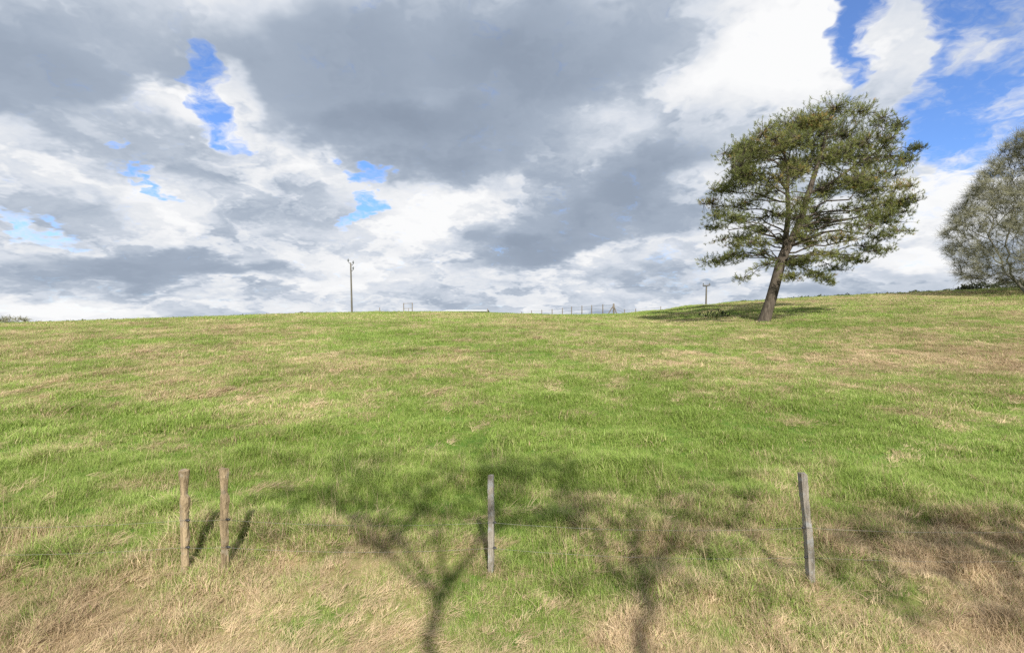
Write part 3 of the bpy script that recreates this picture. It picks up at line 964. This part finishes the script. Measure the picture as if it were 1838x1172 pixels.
def lane_tree(label, stems, crown_boxes, ytree, seed, ntw=2):
    r = np.random.default_rng(seed)
    p0 = shade(*stems[0][0], ytree)
    base = (float(p0[0]), ytree, float(terrain(p0[0], ytree)))
    root = empty('roadside_tree', base)
    tag(root, label, 'tree', 'bare trees across the lane')
    nodes = [np.array(base) + np.array([0, 0, -0.2])]; par = [-1]; fixed = [0.12]
    def chain(start, pts, r0, r1):
        idx = start; a = nodes[start]
        for k, p in enumerate(pts):
            m = 4
            a = nodes[idx].copy()
            for q in range(1, m + 1):
                nodes.append(a + (p - a) * q / m + r.normal(0, 0.03, 3)); par.append(idx); idx = len(nodes) - 1
                fixed.append(r0 + (r1 - r0) * (k + q / m) / len(pts))
        return idx
    ends = []
    for (k, st) in enumerate(stems):
        pts = [shade(a, b, ytree + (0.0 if k == 0 else r.uniform(-0.4, 0.4))) for (a, b) in st]
        start = 0
        if k:
            dd = [np.linalg.norm(n - pts[0]) + (1000 if q < 11 else 0) for q, n in enumerate(nodes)]
            start = int(np.argmin(dd))
        ends.append(chain(start, pts, 0.065 if k == 0 else 0.042, 0.045 if k == 0 else 0.022))
    T = []
    for (x0, x1, y0, y1, n) in crown_boxes:
        for _ in range(n):
            px = r.uniform(x0, x1); py = r.uniform(y0, y1)
            T.append(shade(px, py, ytree + r.normal(0, 1.3)))
    T = np.array(T)
    T = T[fbm(T[:, 0] * 1.2, T[:, 2] * 1.4 + T[:, 1] * .5, seed, 2) > -0.10]
    c0 = np.array(nodes[ends[0]])
    T = T[np.argsort(np.linalg.norm(T - c0, axis=1))]
    arr, pr, tips = attach_tree(nodes, par, T, 0.45, 0.18, r, ban=11)
    rad = pipe_radii(arr, pr, 0.011, 2.2, 0.035)
    rad[:len(fixed)] = fixed
    tb = Tubes(); skeleton_mesh(arr, pr, rad, tb, 0.02); tb.build('trunk', M_BARK_GREY, root)
    A, B = [], []
    for i in np.where(rad < 0.02)[0]:
        d = arr[i] - arr[pr[i]]; d /= np.linalg.norm(d) + 1e-9
        for k in range(ntw):
            v = d + r.normal(0, 0.8, 3); v /= np.linalg.norm(v)
            L = r.uniform(0.2, 0.55)
            A.append(arr[i]); B.append(arr[i] + v * L)
    t2 = Tubes(); t2.segs(np.array(A), np.array(B), 0.010, 0.006)
    t2.build('crown', M_TWIG, root, False)['kind'] = 'stuff'

lane_tree('forked bare tree across the lane behind the viewer, its shadow reaching the middle post',
          [[(768, 1172), (778, 1120), (785, 1075)], [(785, 1075), (715, 1010), (640, 955), (590, 890)], [(785, 1075), (830, 1010), (872, 955), (905, 880)],
           [(785, 1075), (792, 1000), (775, 940), (760, 870)]],
          [(470, 1080, 818, 950, 190), (600, 1000, 795, 850, 40), (400, 760, 890, 1000, 55)], -6.4, 21)
lane_tree('slender bare tree across the lane behind the viewer, right of the forked one',
          [[(1150, 1172), (1156, 1130), (1160, 1090)], [(1160, 1090), (1110, 1030), (1070, 980), (1040, 920)], [(1160, 1090), (1188, 1010), (1215, 950), (1240, 890)],
           [(1160, 1090), (1150, 1000), (1130, 930)]],
          [(860, 1340, 845, 970, 150), (1030, 1400, 950, 1060, 45)], -6.8, 22)
lane_tree('bare tree across the lane behind the viewer, farthest to the right',
          [[(2050, 1172), (1900, 1060), (1840, 1000)], [(1840, 1000), (1760, 985), (1680, 965)], [(1840, 1000), (1830, 960), (1800, 930)]],
          [(1480, 2000, 915, 1000, 230), (1350, 1900, 1010, 1160, 60)], -6.4, 23)

# ------------------------------------------------------------------ pasture fence along the lane
fence_base = ground_at(882, 1030)
near_fence = empty('wire_fence', (0, float(fence_base.y), float(fence_base.z)))
tag(near_fence, 'wooden post and two strand wire fence along the foot of the pasture', 'fence')

def fence_post(name, label, bpx, tpx, tpy, bpy_, profile, mat, k, seed, square=False, wpx=17.0):
    """irregular split post: profile = list of (height fraction, width factor, side shift)"""
    r = np.random.default_rng(seed)
    b = ground_at(bpx, bpy_)
    top = pt(tpx, tpy, b.y - 0.02)
    ax = np.array([top[0] - b.x, -0.02, top[2] - b.z])
    w = wpx / FPX * b.y / 2
    fr = [p[0] for p in profile]; wf = [p[1] for p in profile]; sh = [p[2] for p in profile]
    m = 30
    th = np.arange(k) * 2 * math.pi / k + (math.pi / 4 if square else 0)
    lob = 1 + r.normal(0, 0.07 if square else 0.13, k)
    V, F = [], []
    for i in range(m + 1):
        f = -0.14 + 1.14 * i / m
        rad = w * np.interp(f, fr, wf) * (1 + r.normal(0, 0.012))
        c = np.array(b) + ax * f + np.array([np.interp(f, fr, sh) * w, 0, 0])
        for j in range(k):
            q = rad * lob[j] * (1 + r.normal(0, 0.045))
            if square:
                n8 = max(abs(math.cos(th[j])), abs(math.sin(th[j])))
                q = q / n8 * 0.92 if k > 4 else q * 1.25
            zt = r.uniform(-0.012, 0.012) if i == m else 0
            V.append(c + np.array([q * math.cos(th[j]), q * math.sin(th[j]) * 0.9, zt]))
    for i in range(m):
        for j in range(k):
            j2 = (j + 1) % k
            F.append((i * k + j, i * k + j2, (i + 1) * k + j2, (i + 1) * k + j))
    V.append(np.array(b) + ax * 1.006 + np.array([np.interp(1, fr, sh) * w, 0, 0])); ci = len(V) - 1
    for j in range(k):
        F.append((m * k + j, m * k + (j + 1) % k, ci))
    o = mesh_obj(name, V, F, mat, near_fence, False)
    o['label'] = label
    return o, b, ax, w

CHEST = [(-0.2, .85, 0), (0.0, .82, 0.05), (0.12, .85, 0.1), (0.26, .80, 0.0), (0.30, .98, .12), (0.36, .95, .05), (0.5, .92, -.1), (0.62, .96, 0.0),
         (0.68, 1.05, .18), (0.73, 1.06, .22), (0.775, .72, -.08), (0.86, .84, -.05), (0.94, 1.06, -.05), (1.0, 1.2, -.05)]
GREYP = [(-0.2, .9, 0), (0, .95, 0), (0.3, 1.0, 0.04), (0.6, 1.0, 0), (0.9, 0.98, -0.05), (1, .92, -.05)]
posts = []
posts.append(fence_post('fence_post', 'leftmost brown notched post of the close pair', 332, 330.5, 844, 1030, CHEST, M_POST_BROWN, 12, 1, wpx=14.5))
posts.append(fence_post('fence_post', 'right hand brown notched post of the close pair', 403.5, 403, 841, 1030, CHEST, M_POST_BROWN, 12, 2, wpx=14.5))
posts.append(fence_post('fence_post', 'straight pale grey post in the middle of the fence', 881, 881, 853, 1030, GREYP, M_POST_GREY, 8, 3, True, 11.5))
posts.append(fence_post('fence_post', 'grey post leaning to the left at the right', 1456, 1441, 850, 1054,
                        [(-0.2, .95, 0), (0, 1.0, .1), (.3, 1.0, .25), (.5, .95, .3), (.62, .85, .15), (.8, .95, 0), (.95, 1.0, -.05), (1, 1.0, -.05)], M_POST_GREY, 8, 4, True, 12.5))
posts.append(fence_post('fence_post', 'grey post beyond the left edge', -230, -226, 850, 1040, GREYP, M_POST_GREY, 8, 5, True, 15))
posts.append(fence_post('fence_post', 'grey post beyond the right edge', 2030, 2026, 850, 1050, GREYP, M_POST_GREY, 8, 6, True, 15))
order = sorted(posts, key=lambda p: p[1].x)
for f in (0.53, 0.27):
    tbw = Tubes()
    pts = []
    for (o, b, ax, w) in order:
        hit = np.array(b) + ax * f + np.array([0, -w * 0.9, 0])
        pts.append(hit)
        ins = Tubes()
        c = np.array(b) + ax * f
        sx = w * 1.0 if c[0] < 1 else -w * 1.0
        # small black insulator screwed to the side of the post
        ins.add([c + np.array([sx * 0.6, -w * .5, 0]), c + np.array([sx * 1.3, -w * .7, 0]), c + np.array([sx * 1.75, -w * .8, 0.0])], [0.009, 0.013, 0.010], 8)
        io = ins.build('insulator', M_BLACK, near_fence)
        io.parent = o
    line = []
    for a, b2 in zip(pts[:-1], pts[1:]):
        n = 16
        for k in range(n):
            q = k / n
            s = 0.05 * min(1.0, np.linalg.norm(b2 - a) / 3) * 4 * q * (1 - q)
            line.append(a + (b2 - a) * q - np.array([0, 0, s]))
    line.append(pts[-1])
    tbw.add(line, np.full(len(line), 0.0012), 5)
    tbw.build('wire', M_WIRE, near_fence)

# ------------------------------------------------------------------ things on the skyline
def on_ridge(px, y):
    x = (px - CX) / FPX * y
    return np.array([x, y, float(terrain(x, y))])

# tall utility pole
def utility_pole(label, px, top_py, y, rpx, kind, lean=0.0):
    b = on_ridge(px, y); t = pt(px + lean, top_py, y)
    root = empty('utility_pole', b); tag(root, label, 'utility pole', 'wooden poles on the skyline')
    r0 = rpx / FPX * y / 2
    k = 10
    tb = Tubes(); pts = [b + (t - b) * f for f in np.linspace(-0.05, 1, k)]
    tb.add(pts, np.linspace(r0 * 1.15, r0 * 0.8, k), 10); tb.build('pole', M_POLE, root)
    if kind == 'hooks':
        for s, dz, dy in ((-1, 0.10, 0.0), (1, -0.12, 0.0), (1, -0.75, 0.0)):
            h = Tubes(); z = t + np.array([0, 0, dz])
            h.add([z + np.array([0, 0, -0.1]), z + np.array([s * .16, dy, -.12]), z + np.array([s * .27, dy, 0.0]), z + np.array([s * .27, dy, .1])], [0.035] * 4, 6)
            h.build('hook', M_STEEL, root)
            c = z + np.array([s * .27, dy, .08])
            i = Tubes(); i.add([c, c + np.array([0, 0, .07]), c + np.array([0, 0, .15]), c + np.array([0, 0, .27])], [.06, .10, .075, .03], 8)
            i.build('insulator', M_GLASS, root)
    else:
        a = Tubes(); a.add([t + np.array([-.42, 0, -.05]), t + np.array([0, -.06, -.06]), t + np.array([.42, 0, .04])], [.10, .11, .10], 6)
        a.build('crossarm', M_STEEL, root)
        for s in (-.36, .36):
            c = t + np.array([s, 0, .06]); i = Tubes(); i.add([c, c + np.array([0, 0, .1]), c + np.array([0, 0, .2])], [.05, .08, .03], 8)
            i.build('insulator', M_GLASS, root)
utility_pole('tall slim wooden utility pole standing alone on the left skyline', 632, 472, 56, 3.0, 'hooks', -2.5)
utility_pole('short pole with a crossarm on the skyline left of the pine', 1267, 512, 60, 2.9, 'arm', 1.0)

# ridge fence with braced corner post
rf = empty('ridge_fence', on_ridge(1000, 58)); tag(rf, 'distant wire fence with a braced corner post along the skyline', 'fence')
RP = [(936, 560.5), (954, 558), (972.5, 557), (991, 555.5), (1009.5, 553.5), (1026, 551), (1044.5, 549.5), (1062, 548.5), (1082, 547)]
tops = []
for i, (px, py) in enumerate(RP):
    y = 66 - i * 1.35; py = py - 0.8
    b = on_ridge(px, y); t = pt(px, py, y)
    tb = Tubes(); tb.add([b - (t - b) * 0.1, (b + t) / 2, t], [0.058, 0.058, 0.05], 6); tb.build('fence_post', M_POST_FAR, rf)
    tops.append((b, t))
yc = 53.6
b = on_ridge(1101.5, yc); t = pt(1101.5, 545, yc)
tb = Tubes(); tb.add([b - (t - b) * 0.1, (b + t) / 2, t], [0.10, 0.095, 0.09], 8); o = tb.build('corner_post', M_POST_FAR, rf); o['label'] = 'braced corner post'
tops.append((b, t))
for (px, y) in ((1089, yc + 0.1), (1108, yc - 0.2)):
    e = on_ridge(px, y); tb = Tubes(); tb.add([e - np.array([0, 0, .1]), (e + t) / 2 - (t - b) * 0.07, t - (t - b) * 0.14], [.055, .055, .05], 6); tb.build('brace', M_POST_FAR, rf)
for (px, py, y) in ((1121, 555, 57), (1141, 554, 60), (1186, 550, 66)):
    b2 = on_ridge(px, y); t2 = pt(px, py, y)
    tb = Tubes(); tb.add([b2 - (t2 - b2) * 0.1, (b2 + t2) / 2, t2], [0.05, 0.05, 0.045], 6); tb.build('fence_post', M_POST_FAR, rf)
    tops.append((b2, t2))
for d in (0.12, 0.45, 0.8):
    tb = Tubes(); tb.add([tt - np.array([0, 0, d]) for (bb, tt) in tops], [0.008] * len(tops), 4); tb.build('wire', M_WIRE, rf)
for (bb, tt) in tops: print('ridge post height %.2f' % (tt[2] - bb[2]), end=' ')

# field gate frame right of the tall pole
gy = 57.0
gt = empty('gate_frame', on_ridge(733, gy)); tag(gt, 'small metal frame of two posts and rails on the skyline', 'gate')
pl, pr_ = on_ridge(725, gy), on_ridge(740, gy)
tl, tr = pt(724.5, 544, gy), pt(740, 543.5, gy)
for (bb, tt, nm) in ((pl, tl, 'post'), (pr_, tr, 'post')):
    tb = Tubes(); tb.add([bb - np.array([0, 0, .1]), tt], [.055, .05], 6); tb.build(nm, M_POST_FAR, gt)
for dz in (0.06, 0.62):
    tb = Tubes(); tb.add([tl - np.array([.06, 0, dz]), tr - np.array([-.06, 0, dz])], [.025, .025], 5); tb.build('rail', M_POST_FAR, gt)
tb = Tubes(); tb.add([on_ridge(733, gy) - np.array([0, 0, .1]), pt(733.5, 553, gy)], [.03, .03], 5); tb.build('stub_post', M_POST_FAR, gt)
sp = empty('marker_post', on_ridge(681.5, gy)); tag(sp, 'short lone post between the tall pole and the gate frame', 'post')
tb = Tubes(); tb.add([on_ridge(681.5, gy) - np.array([0, 0, .1]), pt(681.5, 552, gy)], [.05, .045], 6); tb.build('shaft', M_POST_FAR, sp)

# long low white shed beyond the brow
def shed():
    y0, y1 = 74.0, 84.0
    l, r_ = (798 - CX) / FPX * y0, (871 - CX) / FPX * y0
    z_e = CAMZ + (CY - 558.8) / FPX * y0; zr = CAMZ + (CY - 556.8) / FPX * ((y0 + y1) / 2)
    zb = min(float(terrain(l, y0)), float(terrain(r_, y1))) - 0.2
    root = empty('farm_shed', ((l + r_) / 2, y0, zb)); tag(root, 'long low white roofed shed just showing over the brow', 'shed')
    V = [(l, y0, zb), (r_, y0, zb), (r_, y1, zb), (l, y1, zb), (l, y0, z_e), (r_, y0, z_e), (r_, y1, z_e), (l, y1, z_e), (l, (y0 + y1) / 2, zr), (r_, (y0 + y1) / 2, zr)]
    F = [(0, 1, 5, 4), (1, 2, 6, 9, 5), (2, 3, 7, 6), (3, 0, 4, 8, 7)]
    mesh_obj('wall', V, F, M_WHITE, root)
    e, t = 0.25, 0.08
    for (ya, yb) in ((y0 - e, (y0 + y1) / 2), (y1 + e, (y0 + y1) / 2)):
        za = z_e - e * (zr - z_e) / ((y1 - y0) / 2) + 0.01; zb2 = zr + 0.01
        V = [(l - e, ya, za), (r_ + e, ya, za), (r_ + e, yb, zb2), (l - e, yb, zb2)]
        V += [(x, y, z + t) for (x, y, z) in V]
        F = [(0, 3, 2, 1), (4, 5, 6, 7), (0, 1, 5, 4), (1, 2, 6, 5), (2, 3, 7, 6), (3, 0, 4, 7)]
        mesh_obj('roof', V, F, M_WHITE, root)
    tb = Tubes(); x = r_ + 0.35; tb.add([(x, y0 - .4, zb), (x, y0 - .4, z_e + 0.35)], [.07, .07], 6); tb.build('corner_post', M_POST_FAR, root)
shed()

# ------------------------------------------------------------------ shrubs and far trees beyond the ridge
def leafy(name, label, cat, boxes, seed, n, mat, leaf=0.12, group=None, kind=None, twig=True):
    """shrub: leaf faces through overlapping lobes, plus a few stems"""
    r = np.random.default_rng(seed)
    b0 = boxes[0][0]
    base = (float(b0[0]), float(b0[1]), float(terrain(b0[0], b0[1])))
    root = empty(name, base) if kind is None else None
    Vs, T = [], []
    tb = Tubes()
    for (c, rad) in boxes:
        c = np.array(c); m = int(n * rad[0] * rad[2])
        u = r.normal(size=(m, 3)); u /= np.linalg.norm(u, axis=1)[:, None]
        q = r.uniform(0.35, 1, m) ** 0.5
        p = c + u * q[:, None] * np.array(rad) * (1 + 0.25 * r.normal(size=(m, 1)) * 0.6)
        p = p[fbm(p[:, 0] * 1.3, p[:, 2] * 1.5 + p[:, 1], seed, 2) > -0.4]
        m = len(p)
        a = r.normal(size=(m, 3)); a /= np.linalg.norm(a, axis=1)[:, None]
        b = np.cross(a, r.normal(size=(m, 3))); b /= np.linalg.norm(b, axis=1)[:, None]
        s = leaf * r.uniform(0.5, 1.2, (m, 1))
        Vs.append(np.stack([p - a * s, p - b * s * .45, p + a * s, p + b * s * .45], 1).reshape(-1, 3))
        T.append(np.repeat(r.uniform(0, 1, m), 4))
        if twig:
            g = np.array([c[0], c[1], float(terrain(c[0], c[1])) - 0.1])
            for _ in range(6):
                e = c + r.normal(0, 0.4, 3) * np.array(rad)
                tb.add([g, (g + e) / 2 + r.normal(0, .1, 3), e], [.05, .035, .015], 5)
    V = np.concatenate(Vs); F = np.arange(len(V)).reshape(-1, 4)
    if kind:
        o = mesh_obj(name, V, F, mat); tag(o, label, cat, kind=kind)
    else:
        tag(root, label, cat, group)
        o = mesh_obj('foliage', V, F, mat, root); o['kind'] = 'stuff'
        tb.build('stem', M_BARK_GREY, root)
    a = o.data.attributes.new('tone', 'FLOAT', 'POINT'); a.data.foreach_set('value', np.concatenate(T).astype(np.float32))

def lobe(px, py, y, rx, rz):
    return (pt(px, py, y), (rx / FPX * y, max(rx, rz) * 0.8 / FPX * y, rz / FPX * y))
leafy('shrub', 'dark evergreen shrub under the bare tree, the left of two humps', 'shrub', [lobe(1755, 519, 54, 34, 13), lobe(1740, 522, 54, 22, 10)], 1, 900, M_HEDGE, 0.13, 'dark shrubs under the bare tree')
leafy('shrub', 'dark evergreen shrub at the right edge, the right of two humps', 'shrub', [lobe(1815, 514, 55, 40, 12), lobe(1850, 514, 55, 30, 14)], 2, 900, M_HEDGE, 0.13, 'dark shrubs under the bare tree')
hb = []
r_ = np.random.default_rng(4)
for px in np.arange(1180, 1720, 9.0):
    cy_ = np.interp(px, CREST[:, 0], CREST[:, 1])
    y = 92 + r_.uniform(-4, 4)
    hb.append(lobe(px + r_.uniform(-3, 3), cy_ + 2.0 + r_.uniform(-1.3, 2.0) + (5.0 if px < 1330 else 1.6), y, 9, 5))
leafy('distant_hedge', 'thin dark line of far hedge tops beyond the right skyline', 'hedge', hb, 6, 260, M_HEDGE, 0.22, kind='stuff', twig=False)
hb = []
for px in np.arange(60, 560, 11.0):
    cy_ = np.interp(px, CREST[:, 0], CREST[:, 1])
    hb.append(lobe(px, cy_ + 3.2 + r_.uniform(-0.5, 2.0), 95, 9, 4))
leafy('distant_hedge', 'thin dark line of far hedge tops beyond the left skyline', 'hedge', hb, 7, 260, M_HEDGE, 0.22, kind='stuff', twig=False)
c = pt(26, 581, 88)
bx = float(c[0])
bare_tree('far_tree', 'small rounded grey treetop peeping over the far left skyline', (bx, 88.0, float(terrain(bx, 88.0))), c, (2.6, 2.4, 1.15), 150, 9,
          trunk_r=0.15, tip_r=0.012, twigs=8, tw_len=(.3, .7), tw_r=0.02)
leafy('bush', 'small dark bush on the brow left of the tall pole', 'bush', [lobe(541, 563.5, 47.5, 13, 3.5)], 12, 700, M_HEDGE, 0.10)
gp = ground_at(1285, 573, 20, 46)
def gl(px, py, rx, rz):
    g = ground_at(px, py, 20, 46)
    y = g.y
    return (np.array([g.x, y, g.z + rz / FPX * y * 0.5]), (rx / FPX * y, rx * 0.7 / FPX * y, rz / FPX * y))
leafy('bush', 'low dark bush in the shade left of the leaning pine', 'bush', [gl(1284, 570, 30, 9)], 13, 1100, M_HEDGE, 0.09)
